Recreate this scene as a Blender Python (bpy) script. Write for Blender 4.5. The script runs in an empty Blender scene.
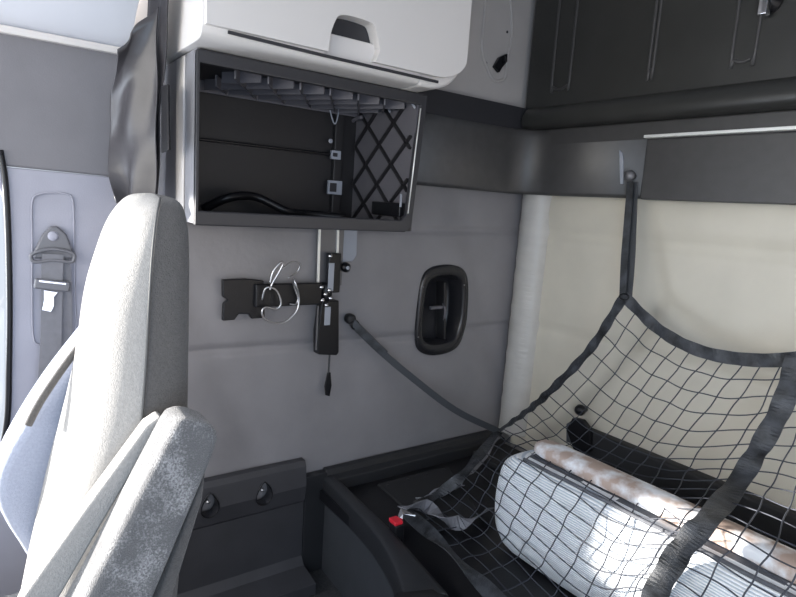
import bpy, bmesh, math, random
from mathutils import Vector as V, Matrix
random.seed(7)
C = bpy.context.scene.collection
D = bpy.data
# ---------------------------------------------------------------- camera
YAW, PITCH, ROLL, FPX = math.radians(35.88), math.radians(9.02), math.radians(3.79), 590.4
CAM = V((1.7, 0, 1.35))
FW = V((-math.cos(YAW)*math.cos(PITCH), math.sin(YAW)*math.cos(PITCH), -math.sin(PITCH)))
_r = V((math.sin(YAW), math.cos(YAW), 0)); _u = _r.cross(FW)
RT = math.cos(ROLL)*_r + math.sin(ROLL)*_u
UP = -math.sin(ROLL)*_r + math.cos(ROLL)*_u
cd = D.cameras.new('camera'); cam = D.objects.new('camera', cd); C.objects.link(cam)
m = Matrix((RT, UP, -FW)).transposed().to_4x4(); m.translation = CAM
cam.matrix_world = m
cd.sensor_width = 36; cd.lens = FPX/796*36; cd.clip_start = .02
bpy.context.scene.camera = cam

def P(px, py, ax, v):
    """photo pixel -> world point on the plane ax = v"""
    d = FW*FPX + RT*(px-398) - UP*(py-298.5); i = 'xyz'.index(ax)
    return CAM + d*((v-CAM[i])/d[i])

# ---------------------------------------------------------------- materials
def mat(name, col, rough=.6, metal=0, noise=0, nscale=20, bump=0, bscale=200, spec=.5, stretch=None, sheen=0, alpha=None):
    m = D.materials.new(name); m.use_nodes = True
    nt = m.node_tree; b = nt.nodes['Principled BSDF']
    b.inputs['Roughness'].default_value = rough; b.inputs['Metallic'].default_value = metal
    b.inputs['Specular IOR Level'].default_value = spec
    if sheen: b.inputs['Sheen Weight'].default_value = sheen
    col = tuple(col)+(1,)
    tc = nt.nodes.new('ShaderNodeTexCoord'); mp = nt.nodes.new('ShaderNodeMapping')
    nt.links.new(tc.outputs['Object'], mp.inputs[0])
    if stretch: mp.inputs['Scale'].default_value = stretch
    if noise:
        n = nt.nodes.new('ShaderNodeTexNoise'); n.inputs['Scale'].default_value = nscale; n.inputs['Detail'].default_value = 5
        nt.links.new(mp.outputs[0], n.inputs[0])
        r = nt.nodes.new('ShaderNodeValToRGB')
        r.color_ramp.elements[0].position = .3; r.color_ramp.elements[1].position = .7
        r.color_ramp.elements[0].color = tuple(max(0, c*(1-noise)) for c in col[:3])+(1,)
        r.color_ramp.elements[1].color = tuple(min(1, c*(1+noise)) for c in col[:3])+(1,)
        nt.links.new(n.outputs[0], r.inputs[0]); nt.links.new(r.outputs[0], b.inputs[0])
    else: b.inputs[0].default_value = col
    if bump:
        n = nt.nodes.new('ShaderNodeTexNoise'); n.inputs['Scale'].default_value = bscale; n.inputs['Detail'].default_value = 4
        nt.links.new(mp.outputs[0], n.inputs[0])
        bp = nt.nodes.new('ShaderNodeBump'); bp.inputs['Strength'].default_value = bump; bp.inputs['Distance'].default_value = .004
        nt.links.new(n.outputs[0], bp.inputs['Height']); nt.links.new(bp.outputs[0], b.inputs['Normal'])
    return m
M = {}
M['wallvinyl'] = mat('grey_vinyl', (.262,.252,.262), .42, noise=.08, nscale=6, bump=.18, bscale=60)
M['backvinyl'] = mat('cream_vinyl', (.62,.58,.49), .45, noise=.06, nscale=5, bump=.15, bscale=50)
M['bolster'] = mat('silver_vinyl', (.52,.505,.48), .35, noise=.05, nscale=8, bump=.8, bscale=30, stretch=(.6,.6,2.6))
M['pillar'] = mat('pillar_plastic', (.36,.36,.42), .55, noise=.05, nscale=8, bump=.1, bscale=300)
M['pillar2'] = mat('pillar_plastic_dark', (.19,.185,.20), .6, noise=.05, nscale=8, bump=.1, bscale=300)
M['headliner'] = mat('headliner_white', (.72,.74,.80), .7, bump=.05, bscale=300)
M['upper'] = mat('upper_trim', (.52,.49,.47), .6, noise=.05, nscale=6)
M['white'] = mat('white_plastic', (.70,.67,.65), .38, bump=.04, bscale=400)
M['slot'] = mat('slot_dark', (.03,.03,.035), .5)
M['cubby'] = mat('charcoal_plastic', (.018,.017,.019), .45, bump=.1, bscale=300)
M['cubbyrib'] = mat('charcoal_plastic_rib', (.13,.125,.14), .38, bump=.05, bscale=300)
M['cubbyside'] = mat('grey_plastic_side', (.22,.22,.24), .45, bump=.08, bscale=300)
M['cubbyframe'] = mat('charcoal_frame', (.034,.034,.039), .4, bump=.08, bscale=300)
M['band'] = mat('dark_grey_band', (.062,.060,.060), .40, noise=.08, nscale=30, bump=.08, bscale=400)
M['bunkup'] = mat('dark_panel', (.034,.034,.032), .38, noise=.1, nscale=10, bump=.08, bscale=400)
M['black'] = mat('black_plastic', (.009,.009,.011), .3, bump=.1, bscale=200, spec=.35)
M['pocketblack'] = mat('pocket_black', (.018,.018,.021), .25, bump=.05, bscale=150)
M['seatfar'] = mat('far_bolster_sky_tint', (.30,.33,.42), .9, noise=.08, nscale=220, bump=.4, bscale=500, sheen=.2)  # grey seat cloth with blue sky light and flare put into the colour
M['blackm'] = mat('black_matte', (.02,.02,.022), .6, bump=.15, bscale=150)
M['rim'] = mat('bunk_rim', (.020,.021,.024), .42, bump=.15, bscale=250)
M['front'] = mat('bunk_front', (.040,.043,.050), .6, noise=.1, nscale=12, bump=.1, bscale=250)
M['lower'] = mat('lower_trim', (.042,.042,.048), .5, noise=.1, nscale=12, bump=.1, bscale=250)
M['floor'] = mat('dark_carpet', (.035,.035,.038), .95, noise=.3, nscale=120, bump=.5, bscale=400)
M['chrome'] = mat('chrome', (.85,.85,.87), .15, metal=1)
M['steel'] = mat('steel', (.6,.6,.62), .3, metal=1)
M['alu'] = mat('aluminium_edge', (.85,.85,.82), .3, metal=.25)
M['hinge'] = mat('worn_bright_hinge', (.62,.62,.56), .35, metal=.3, noise=.3, nscale=60)
M['greymetal'] = mat('grey_metal', (.16,.16,.17), .4, metal=.5)
M['clip'] = mat('grey_clip', (.35,.37,.42), .45)
M['web'] = mat('black_webbing', (.035,.038,.044), .4, noise=.85, nscale=26, bump=.4, bscale=500)  # strong grey patches in the colour imitate sheen bands on the webbing
M['webg'] = mat('grey_webbing', (.05,.054,.062), .5, bump=.5, bscale=600)
M['net'] = mat('net_cord', (.045,.05,.065), .6)
M['belt'] = mat('belt_webbing', (.19,.19,.21), .6, noise=.08, nscale=60, bump=.3, bscale=600)
M['beltplastic'] = mat('belt_plastic', (.15,.15,.165), .4)
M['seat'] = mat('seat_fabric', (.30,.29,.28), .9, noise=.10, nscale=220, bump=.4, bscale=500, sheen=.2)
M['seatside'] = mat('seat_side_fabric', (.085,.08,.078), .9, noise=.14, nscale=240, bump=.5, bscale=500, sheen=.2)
M['piping'] = mat('seat_piping', (.09,.09,.09), .7)
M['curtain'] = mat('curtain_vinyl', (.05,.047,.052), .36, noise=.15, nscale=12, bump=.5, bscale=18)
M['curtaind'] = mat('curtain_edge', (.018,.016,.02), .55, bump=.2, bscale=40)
M['foldshade'] = mat('mattress_edge_net_shade', (.50,.44,.40), .5, noise=.4, nscale=18, bump=.2, bscale=60)
_e = [n for n in M['foldshade'].node_tree.nodes if n.type == 'VALTORGB'][0].color_ramp.elements
_e[0].color = (.42,.32,.27,1); _e[1].color = (.80,.82,.86,1); _e[0].position = .42; _e[1].position = .6  # tan against white patches: net shadows painted into the fold's colour
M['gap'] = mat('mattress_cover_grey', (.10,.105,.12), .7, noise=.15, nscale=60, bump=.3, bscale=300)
M['red'] = mat('red_button', (.75,.02,.04), .4)
M['glass'] = mat('window_glass', (1,1,1), .02)
_n = M['glass'].node_tree; _n.nodes.remove(_n.nodes['Principled BSDF'])
_tr = _n.nodes.new('ShaderNodeBsdfTransparent'); _gl = _n.nodes.new('ShaderNodeBsdfGlossy'); _mx = _n.nodes.new('ShaderNodeMixShader')
_gl.inputs['Roughness'].default_value = .02; _mx.inputs[0].default_value = .06
_n.links.new(_tr.outputs[0], _mx.inputs[1]); _n.links.new(_gl.outputs[0], _mx.inputs[2]); _n.links.new(_mx.outputs[0], _n.nodes['Material Output'].inputs[0])

def ribbed():
    m = D.materials.new('white_ribbed_cover'); m.use_nodes = True; nt = m.node_tree; b = nt.nodes['Principled BSDF']
    b.inputs['Roughness'].default_value = .5
    tc = nt.nodes.new('ShaderNodeTexCoord'); mp = nt.nodes.new('ShaderNodeMapping'); mp.inputs['Scale'].default_value = (0, 60, 60)
    mp.inputs['Rotation'].default_value = (0, 0, 0)
    w = nt.nodes.new('ShaderNodeTexWave'); w.wave_type = 'BANDS'; w.bands_direction = 'Z'; w.inputs['Scale'].default_value = .9
    w.inputs['Distortion'].default_value = 0
    nt.links.new(tc.outputs['Object'], mp.inputs[0]); nt.links.new(mp.outputs[0], w.inputs[0])
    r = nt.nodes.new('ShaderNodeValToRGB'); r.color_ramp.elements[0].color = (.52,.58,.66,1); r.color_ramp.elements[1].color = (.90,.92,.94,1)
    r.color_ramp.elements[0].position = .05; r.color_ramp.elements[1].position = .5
    nt.links.new(w.outputs[1], r.inputs[0]); nt.links.new(r.outputs[0], b.inputs[0])
    bp = nt.nodes.new('ShaderNodeBump'); bp.inputs['Strength'].default_value = .5; bp.inputs['Distance'].default_value = .004
    nt.links.new(w.outputs[1], bp.inputs['Height'])
    n = nt.nodes.new('ShaderNodeTexNoise'); n.inputs['Scale'].default_value = 14
    nt.links.new(tc.outputs['Object'], n.inputs[0])
    b2 = nt.nodes.new('ShaderNodeBump'); b2.inputs['Strength'].default_value = .5; b2.inputs['Distance'].default_value = .02
    nt.links.new(n.outputs[0], b2.inputs['Height']); nt.links.new(bp.outputs[0], b2.inputs['Normal']); nt.links.new(b2.outputs[0], b.inputs['Normal'])
    return m
M['ribbed'] = ribbed()

def lint():
    m = mat('armrest_fabric', (.20,.20,.21), .9, bump=.6, bscale=600, sheen=.3)
    nt = m.node_tree; b = nt.nodes['Principled BSDF']; tc = nt.nodes['Texture Coordinate']
    n = nt.nodes.new('ShaderNodeTexNoise'); n.inputs['Scale'].default_value = 420; n.inputs['Detail'].default_value = 3
    n2 = nt.nodes.new('ShaderNodeTexNoise'); n2.inputs['Scale'].default_value = 22
    nt.links.new(tc.outputs['Object'], n.inputs[0]); nt.links.new(tc.outputs['Object'], n2.inputs[0])
    a = nt.nodes.new('ShaderNodeMath'); a.operation = 'MULTIPLY'
    nt.links.new(n.outputs[0], a.inputs[0]); nt.links.new(n2.outputs[0], a.inputs[1])
    r = nt.nodes.new('ShaderNodeValToRGB')
    r.color_ramp.elements[0].position = .25; r.color_ramp.elements[0].color = (.10,.10,.105,1)
    r.color_ramp.elements[1].position = .45; r.color_ramp.elements[1].color = (.30,.30,.31,1)
    nt.links.new(a.outputs[0], r.inputs[0]); nt.links.new(r.outputs[0], b.inputs[0])
    return m
M['arm'] = lint()

# ---------------------------------------------------------------- mesh helpers
def link(name, bm, material, parent=None, smooth=False, bevel=0, seg=2, sub=0, auto=None):
    bmesh.ops.recalc_face_normals(bm, faces=bm.faces[:])
    me = D.meshes.new(name); bm.to_mesh(me); bm.free()
    o = D.objects.new(name, me); C.objects.link(o)
    if material: me.materials.append(M[material] if isinstance(material, str) else material)
    if parent: o.parent = parent; o.matrix_parent_inverse = parent.matrix_world.inverted() if False else Matrix.Translation(-parent.location)
    if bevel:
        b = o.modifiers.new('b', 'BEVEL'); b.width = bevel; b.segments = seg; b.limit_method = 'ANGLE'; b.angle_limit = math.radians(35)
        b.harden_normals = False
    if sub:
        s = o.modifiers.new('s', 'SUBSURF'); s.levels = sub; s.render_levels = sub
    if smooth or bevel or sub:
        for p in me.polygons: p.use_smooth = True
    if bevel and not sub:
        w = o.modifiers.new('w', 'WEIGHTED_NORMAL'); w.keep_sharp = True
    return o
def tag(o, label, cat, group=None, kind=None):
    o['label'] = label; o['category'] = cat
    if group: o['group'] = group
    if kind: o['kind'] = kind
    return o
def struct(o): o['kind'] = 'structure'; return o
def thing(name, loc, label, cat, group=None):
    o = D.objects.new(name, None); C.objects.link(o); o.location = loc; o.empty_display_size = .05
    return tag(o, label, cat, group)
def box(bm, a, b):
    x0,y0,z0 = a; x1,y1,z1 = b
    v = [bm.verts.new(q) for q in ((x0,y0,z0),(x1,y0,z0),(x1,y1,z0),(x0,y1,z0),(x0,y0,z1),(x1,y0,z1),(x1,y1,z1),(x0,y1,z1))]
    for f in ((0,3,2,1),(4,5,6,7),(0,1,5,4),(1,2,6,5),(2,3,7,6),(3,0,4,7)): bm.faces.new([v[i] for i in f])
    return bm
def B(a, b): return box(bmesh.new(), a, b)
def prism(bm, pts, ext):
    """closed polygon pts (3D) extruded by vector ext"""
    ext = V(ext); a = [bm.verts.new(V(p)) for p in pts]; b = [bm.verts.new(V(p)+ext) for p in pts]
    bm.faces.new(a); bm.faces.new(b[::-1]); n = len(pts)
    for i in range(n): bm.faces.new((a[i], b[i], b[(i+1)%n], a[(i+1)%n]))
    return bm
def PR(pts, ext): return prism(bmesh.new(), pts, ext)
def catmull(pts, n=8, closed=False):
    pts = [V(p) for p in pts]; out = []; N = len(pts)
    for i in range(N if closed else N-1):
        p0 = pts[(i-1)%N] if closed or i > 0 else pts[0]*2-pts[1]
        p1 = pts[i]; p2 = pts[(i+1)%N]
        p3 = pts[(i+2)%N] if closed or i+2 < N else pts[-1]*2-pts[-2]
        for k in range(n):
            t = k/n
            out.append(.5*((2*p1)+(p2-p0)*t+(2*p0-5*p1+4*p2-p3)*t*t+(3*p1-p0-3*p2+p3)*t**3))
    if not closed: out.append(pts[-1])
    return out
def sweep(bm, path, sec, closed=False, cap=True, side=None):
    """sweep section (list of (a,b)) along path; side = preferred direction of a"""
    path = [V(p) for p in path]; n = len(path); rings = []; prev = None
    for i, p in enumerate(path):
        if closed: t = path[(i+1)%n]-path[i-1]
        else: t = path[min(i+1,n-1)]-path[max(i-1,0)]
        t.normalize()
        s = side if side is not None else prev
        if callable(side): s = side(i/(n-1))
        if s is None: s = V((0,0,1)) if abs(t.z) < .9 else V((1,0,0))
        s = V(s); s = (s-t*s.dot(t))
        if s.length < 1e-5: s = t.orthogonal()
        s.normalize(); prev = s; w = t.cross(s)
        rings.append([bm.verts.new(p+s*a+w*b) for a, b in sec])
    k = len(sec)
    for i in range(n if closed else n-1):
        A, Bq = rings[i], rings[(i+1)%n]
        for j in range(k): bm.faces.new((A[j], A[(j+1)%k], Bq[(j+1)%k], Bq[j]))
    if cap and not closed: bm.faces.new(rings[0]); bm.faces.new(rings[-1][::-1])
    return bm
def circ(r, n=8): return [(r*math.cos(2*math.pi*i/n), r*math.sin(2*math.pi*i/n)) for i in range(n)]
def flat(w, t): return [(-w/2,-t/2),(w/2,-t/2),(w/2,t/2),(-w/2,t/2)]
def tube(path, r, n=8, closed=False, bm=None): return sweep(bm or bmesh.new(), path, circ(r, n), closed)
def cyl(a, b, r, n=20, bm=None): return sweep(bm or bmesh.new(), [a, b], circ(r, n))
def lathe(o, axis, prof, n=24, bm=None):
    """prof: (radius, height along axis)"""
    bm = bm or bmesh.new(); o = V(o); ax = V(axis).normalized(); s = ax.orthogonal().normalized(); w = ax.cross(s); rings = []
    for r, h in prof:
        rings.append([bm.verts.new(o+ax*h+(s*math.cos(2*math.pi*i/n)+w*math.sin(2*math.pi*i/n))*max(r,1e-4)) for i in range(n)])
    for A, Bq in zip(rings, rings[1:]):
        for j in range(n): bm.faces.new((A[j], A[(j+1)%n], Bq[(j+1)%n], Bq[j]))
    bm.faces.new(rings[0][::-1]); bm.faces.new(rings[-1]); return bm
def rrect(cx, cy, w, h, r, n=6):
    out = []
    for sx, sy, a0 in ((1,1,0),(-1,1,90),(-1,-1,180),(1,-1,270)):
        for k in range(n+1):
            a = math.radians(a0+90*k/n); out.append((cx+sx*(w/2-r)+r*math.cos(a), cy+sy*(h/2-r)+r*math.sin(a)))
    return out
def boolcut(o, cutbm):
    me = D.meshes.new('cut'); bmesh.ops.recalc_face_normals(cutbm, faces=cutbm.faces[:]); cutbm.to_mesh(me); cutbm.free()
    c = D.objects.new('cut', me); C.objects.link(c)
    mo = o.modifiers.new('x', 'BOOLEAN'); mo.object = c; mo.operation = 'DIFFERENCE'; mo.solver = 'EXACT'
    dg = bpy.context.evaluated_depsgraph_get(); dg.update()
    new = D.meshes.new_from_object(o.evaluated_get(dg)); o.modifiers.clear(); o.data = new
    D.objects.remove(c); D.meshes.remove(me); return o

# ================================================================ SETTING
YB = 1.84
# --- side wall: padded vinyl with stitched seams, opening for the recessed pocket
pk = [P(*q, 'x', 0) for q in ((430,268),(440,265),(453,265),(463,270),(467,283),(466,315),(462,335),(456,347),(445,353),(430,355),(419,351),(415,340),(416,315),(419,290),(423,275))]
pk = catmull(pk, 4, closed=True)
pkc = sum(pk, V())/len(pk)
def inside(y, z, poly):
    c = False; n = len(poly)
    for i in range(n):
        a, b = poly[i], poly[(i+1)%n]
        if (a.z > z) != (b.z > z) and y < (b.y-a.y)*(z-a.z)/(b.z-a.z)+a.y: c = not c
    return c
hole = [pkc+(p-pkc)*.86 for p in pk]
bm = bmesh.new(); ny, nz = 150, 110; y0, y1, z0, z1 = .30, YB, .36, 1.46; grid = []
for j in range(nz+1):
    row = []
    for i in range(ny+1):
        y = y0+(y1-y0)*i/ny; z = z0+(z1-z0)*j/nz
        d = .004*math.sin(y*7+1)*math.sin(z*6)
        for sz in (.878, 1.268): d -= .011*math.exp(-((z-sz-.006*math.sin(y*4))/.010)**2)
        d -= .009*math.exp(-((y-.50)/.01)**2)*0
        d += .006*math.sin(min(1, max(0, (z-.885)/.37))*math.pi)
        for wy, wz, ww, a in ((.62,.75,.05,.006),(1.62,1.05,.04,.004),(1.1,.6,.1,.006)): d -= a*math.exp(-(((y-wy)+.4*(z-wz))/ww)**2)
        row.append(bm.verts.new((min(0, d-.004) if False else d-.006, y, z)))
    grid.append(row)
for j in range(nz):
    for i in range(ny):
        c = (grid[j][i].co+grid[j+1][i+1].co)/2
        if inside(c.y, c.z, hole): continue
        bm.faces.new((grid[j][i], grid[j][i+1], grid[j+1][i+1], grid[j+1][i]))
struct(link('wall_left', bm, 'wallvinyl', smooth=True))
# outer shell behind the padding, lower and upper parts
struct(link('wall_left_shell', PR([(-.12,.30,0),(-.12,YB,0),(-.12,YB,2.6),(-.12,.30,2.6)], (-.02,0,0)), 'cubby')).name = 'wall_side_shell'
struct(link('wall_side_upper', B((-.03,.337,1.70),(0,YB,2.45)), 'upper'))
# recessed shape in the upper wall
rp = [P(*q, 'x', .002) for q in ((508,-30),(512,30),(507,60),(505,78),(494,80),(487,68),(482,50),(484,20),(488,-30))]
struct(link('trim_5', tube(catmull(rp, 5), .006), 'upper', smooth=True))

# --- back wall: cream padding with a seam and a padded valance
bm = bmesh.new(); nx, nz = 90, 60; grid = []
for j in range(nz+1):
    row = []
    for i in range(nx+1):
        x = .06+2.3*i/nx; z = .38+1.1*j/nz
        d = 0
        for sz, a in ((1.285,.012),(.905,.014)): d -= a*math.exp(-((z-sz)/.011)**2)
        d += .008*math.sin(min(1, max(0, (z-1.29)/.14))*math.pi)
        row.append(bm.verts.new((x, YB-.012-d, z)))
    grid.append(row)
for j in range(nz):
    for i in range(nx): bm.faces.new((grid[j][i], grid[j][i+1], grid[j+1][i+1], grid[j+1][i]))
struct(link('wall_back', bm, 'backvinyl', smooth=True))
struct(link('wall_back_shell', B((-.12,YB+.005,0),(2.4,YB+.03,2.6)), 'upper'))
struct(link('wall_back_shade_bar', B((.40,YB-.05,.36),(2.3,YB-.0,.585)), 'blackm', bevel=.012))  # black bar put in for the shadow band behind the mattress
# --- floor, ceiling, opposite wall
struct(link('wall_roof_riser', B((-.12,.30,1.98),(2.4,.34,2.5)), 'headliner'))
struct(link('floor', B((-.12,-1.6,0),(2.4,YB,.06)), 'floor'))
struct(link('ceiling', B((-.12,.30,2.45),(2.4,YB,2.5)), 'headliner'))
struct(link('wall_right', B((2.35,.45,0),(2.4,YB,2.5)), 'wallvinyl'))
# cab roof, curving in from the door header to the middle
prof = catmull([(-.03,0,1.688),(.02,0,1.72),(.12,0,1.80),(.35,0,1.90),(.9,0,1.97),(2.35,0,2.0)], 6)
bm = bmesh.new(); prism(bm, [V((p.x,-1.0,p.z)) for p in prof]+[V((p.x,-1.0,p.z+.04)) for p in prof[::-1]], (0,1.34,0))
struct(link('ceiling_cab', bm, 'headliner', smooth=False, bevel=.003))
struct(link('trim_1', B((-.02,-.9,1.676),(.012,.335,1.694)), 'white', bevel=.004))
# --- door pillar: upper and lower trim, the door's window ahead of it
def yz(pts, x): return [(x, y, z) for y, z in pts]
upper = yz([(.075,1.379),(.40,1.370),(.40,1.69),(-.9,1.69),(-.9,1.42),(-.2,1.42),(-.2,1.372)], -.03)
struct(link('wall_pillar_upper', PR(upper, (.028,0,0)), 'pillar2', bevel=.006))
low = [P(*q, 'x', -.004) for q in ((0,165),(4,200),(7,230),(8,300),(8,360),(7,410),(4,440),(0,458))]
edge = [(-.004, .030, 1.378)]+[tuple(p) for p in low[1:]]+[(-.004,.02,.64),(-.004,-.9,.64),(-.004,-.9,.0),(-.004,.40,.0),(-.004,.40,1.370)]
struct(link('wall_pillar_lower', PR(edge, (-.03,0,0)), 'pillar', bevel=.005))
wf = [P(*q, 'x', 0) for q in ((0,150),(5,180),(8,230),(9.5,300),(9,360),(8,410),(4,440),(-2,462))]
struct(link('window_1', PR([(-.05,-.9,.62),(-.05,.075,.62),(-.05,.075,1.42),(-.05,-.9,1.42)], (-.006,0,0)), 'glass'))
struct(link('trim_2', tube(catmull(wf+[V((0,-.3,.66)),V((0,-.9,.66))], 5), .007), 'black', smooth=True))
struct(link('wall_door', B((-.06,-.9,0),(-.04,.06,.63)), 'pillar'))
# recessed height adjuster panel on the pillar
ag = catmull([P(*q, 'x', 0) for q in ((40,194),(53,193),(66,194),(73,202),(74,250),(75,300),(76,330),(70,345),(62,345),(40,345),(33,335),(32,290),(32,240),(32,202))], 4, closed=True)
struct(link('trim_3', tube(ag, .0022, 6, closed=True), 'pillar', smooth=True))

# --- band running round the sleeper under the upper bunk
def arc_band(zb, zt, x, y, r, ext_y=1.0, ext_x=2.35, th=.02, xo=0):
    path = [V((x, ext_y, 0)), V((x, y-r, 0))]
    for k in range(1, 9):
        a = math.radians(90*k/8); path.append(V((x+r-r*math.cos(a), y-r+r*math.sin(a), 0)))
    path.append(V((ext_x, y, 0)))
    bm = bmesh.new(); prof = [(zb, 0), (zb+.012, -.006), (zt-.03, -.004), (zt-.008, 0), (zt, .012), (zt, .05), (zb, .05)]
    rings = []
    for i, p in enumerate(path):
        t = (path[min(i+1, len(path)-1)]-path[max(i-1, 0)]).normalized(); n = V((-t.y, t.x, 0))  # towards the wall
        if n.x > 0 or n.y < 0: n = -n
        n = V((-t.y, t.x, 0))
        rings.append([bm.verts.new(p+n*b+V((0,0,a))) for a, b in prof])
    k = len(prof)
    for A, Bq in zip(rings, rings[1:]):
        for j in range(k): bm.faces.new((A[j], A[(j+1)%k], Bq[(j+1)%k], Bq[j]))
    bm.faces.new(rings[0]); bm.faces.new(rings[-1][::-1]); return bm
struct(link('trim_4', arc_band(1.422, 1.665, .06, 1.765, .12, ext_y=1.042, ext_x=.565), 'band', smooth=True, auto=1))
struct(link('trim_7', B((.567,1.757,1.418),(2.35,1.80,1.606)), 'band', bevel=.004))
struct(link('ledge_shade_strip', B((.0,1.042,1.66),(.052,1.76,1.745)), 'slot'))  # dark strip put in for the shade on the ledge above the band

# padded column in the corner
bm = bmesh.new(); rings = []
for j in range(31):
    z = .436+.994*j/30; r = []
    for i in range(17):
        a = math.radians(-100+200*i/16-0)
        x = .078-.071*math.cos(math.radians(180*i/16)); y = YB-.004-.062*math.sin(math.radians(180*i/16))
        w = .0022*math.sin(z*60+i*.8)+.0016*math.sin(z*97+i*1.7)
        r.append(bm.verts.new((x-.01*(1-(z-.4)), y+w, z)))
    rings.append(r)
for A, Bq in zip(rings, rings[1:]):
    for i in range(16): bm.faces.new((A[i], A[i+1], Bq[i+1], Bq[i]))
tag(link('corner_bolster', bm, 'bolster', smooth=True), 'tall silver grey padded vinyl column in the corner between side and back walls', 'padding')

# ================================================================ FOLDED UPPER BUNK
t = thing('folding_bunk', (1.2,1.75,1.62), 'dark ribbed underside of upper bunk folded up against the back wall', 'upper bunk')
FB = 1.752
bm = B((.03,FB,1.735),(2.30,FB+.07,2.42))
pan = link('panel', bm, 'bunkup', t, bevel=.01)
for xs, xe, zb in ((.155,.235,1.80),(.545,.56,1.82),(.80,.862,1.802),(1.12,1.2,1.80),(1.5,1.58,1.8),(1.86,1.94,1.8)):
    cx = (xs+xe)/2; w = xe-xs
    pts = [V((x, FB-.001, z)) for x, z in ((xs,2.40),(xs,zb+w/2),(xs+w*.12,zb+w*.15),(cx,zb),(xe-w*.12,zb+w*.15),(xe,zb+w/2),(xe,2.40))]
    link('embossed_rib', tube(catmull(pts, 4), .005, 8), 'band', t, smooth=True)
# rounded lower rail of the bunk
pr = [(0,1.745),(-.012,1.742),(-.032,1.725),(-.042,1.700),(-.038,1.676),(-.02,1.664),(.05,1.664),(.05,1.745)]
bm = PR([(.06, FB+a, z) for a, z in catmull([V((a, z, 0)) for a, z in pr[:6]], 4) and [(p.x, p.y) for p in catmull([V((a, z, 0)) for a, z in pr[:6]], 4)]+pr[6:]], (2.24,0,0))
link('bottom_rail', bm, 'bunkup', t, bevel=.0015)
link('shelf_moulding', B((.10,FB+.008,1.604),(2.30,FB+.07,1.664)), 'band', t, bevel=.006)
h = link('piano_hinge', B((.567,FB-.016,1.609),(2.30,FB+.01,1.618)), 'alu', t, bevel=.001)
bm = bmesh.new()
for k in range(46): cyl((.57+k*.0376,FB-.012,1.6115),(.57+k*.0376+.034,FB-.012,1.6115), .0036, 8, bm)
link('hinge_knuckles', bm, 'hinge', h, smooth=True)
lt = P(770,10,'y',FB)
k = link('latch', lathe(lt+V((0,.0,.02)), (0,-1,0), [(.03,0),(.03,.008),(.02,.012),(.016,.03),(.0,.032)]), 'black', t, smooth=True)
link('latch_tongue', B((lt.x-.012,FB-.045,lt.z-.022),(lt.x+.012,FB-.02,lt.z+.06)), 'chrome', k, bevel=.004)

# ================================================================ WHITE LOCKER OVER THE CUBBY
LX = .42
t = thing('overhead_locker', (.2,.7,1.66), 'white plastic overhead locker with a recessed pull, above the open cubby', 'locker')
def yzcut(y, z): return V((0,y,z))
# carcass: profile in x-z extruded along y
pf = catmull([V((.375,0,1.658)),V((.405,0,1.660)),V((.420,0,1.668)),V((.425,0,1.684))], 4)
body = [V((0,0,1.658))]+pf+[V((.425,0,1.70)),V((.41,0,2.2)),V((0,0,2.2))]
o = link('body', PR([p+V((0,.388,0)) for p in body], (0,.56,0)), 'white', t, bevel=.003)
# the rear end of the front is rounded off in the y-z outline
bm = bmesh.new(); yo = []
yr, zr, R_ = 1.092, 1.66, .085
out = [(.388,1.657),(.948,1.657)]+[(.985+ (yr-.985)*math.sin(math.radians(a)), 1.657+.085-(.085)*math.cos(math.radians(a))) for a in range(0,91,10)]+[(yr,2.2),(.388,2.2)]
out2 = [(.947,1.657)]+out[2:-1]+[(.947,2.2)]
o = link('end_cap', PR([(0,y,z) for y, z in out2], (.418,0,0)), 'white', t, bevel=.012, seg=3)
# door: curved skin with its recess cut out
bm = bmesh.new()
dout = [(.394,1.684)]+[(y, max(z,1.684)) for y, z in [(.93,1.684),(.985,1.684)]]+[(.985+.103*math.sin(math.radians(a)), 1.684+.06-.06*math.cos(math.radians(a))) for a in range(10,91,10)]+[(1.088,2.2),(.394,2.2)]
door = link('door', PR([(.421,y,z) for y, z in dout], (.018,0,0)), 'white', t)
hp = [P(*q,'x',.44) for q in ((329,50),(331,34),(336,20),(341,15),(352,16),(368,21),(375,26),(379,42),(380,50),(377,58),(371,62),(330,53))]
hpc = catmull(hp, 3, closed=True)
boolcut(door, PR([V((.36,p.y,p.z)) for p in hpc], (.12,0,0)))
bo = [c for c in t.children if c.name.startswith('body')][0]
boolcut(bo, PR([V((.385,p.y,p.z)) for p in hpc], (.12,0,0)))
bv = door.modifiers.new('b','BEVEL'); bv.width=.004; bv.segments=3; bv.limit_method='ANGLE'
for p in door.data.polygons: p.use_smooth = True
door.modifiers.new('w','WEIGHTED_NORMAL')
hp2 = [P(*q,'x',.425) for q in ((331,38),(336,20),(341,15),(352,16),(368,21),(375,26),(379,44))]
link('pull_lip', PR([V((.39,p.y,p.z)) for p in [P(*q,'x',.43) for q in ((330,33),(337,17),(342,14),(373,22),(379,43))]], (.012,0,0)), 'slot', door, bevel=.002)
pp = [P(*q,'x',.43) for q in ((326,55),(332,31),(379,43),(382,60),(372,64))]
link('pull_scoop', PR([V((.392,p.y,p.z)) for p in pp], (.022,0,0)), 'white', door, bevel=.004)
sl = [P(228,32,'x',.4395), P(330,57,'x',.4395), P(438,82,'x',.4395)]
link('light_slot', sweep(bmesh.new(), sl, flat(.0065,.004), side=V((0,0,1))), 'slot', t)
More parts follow.
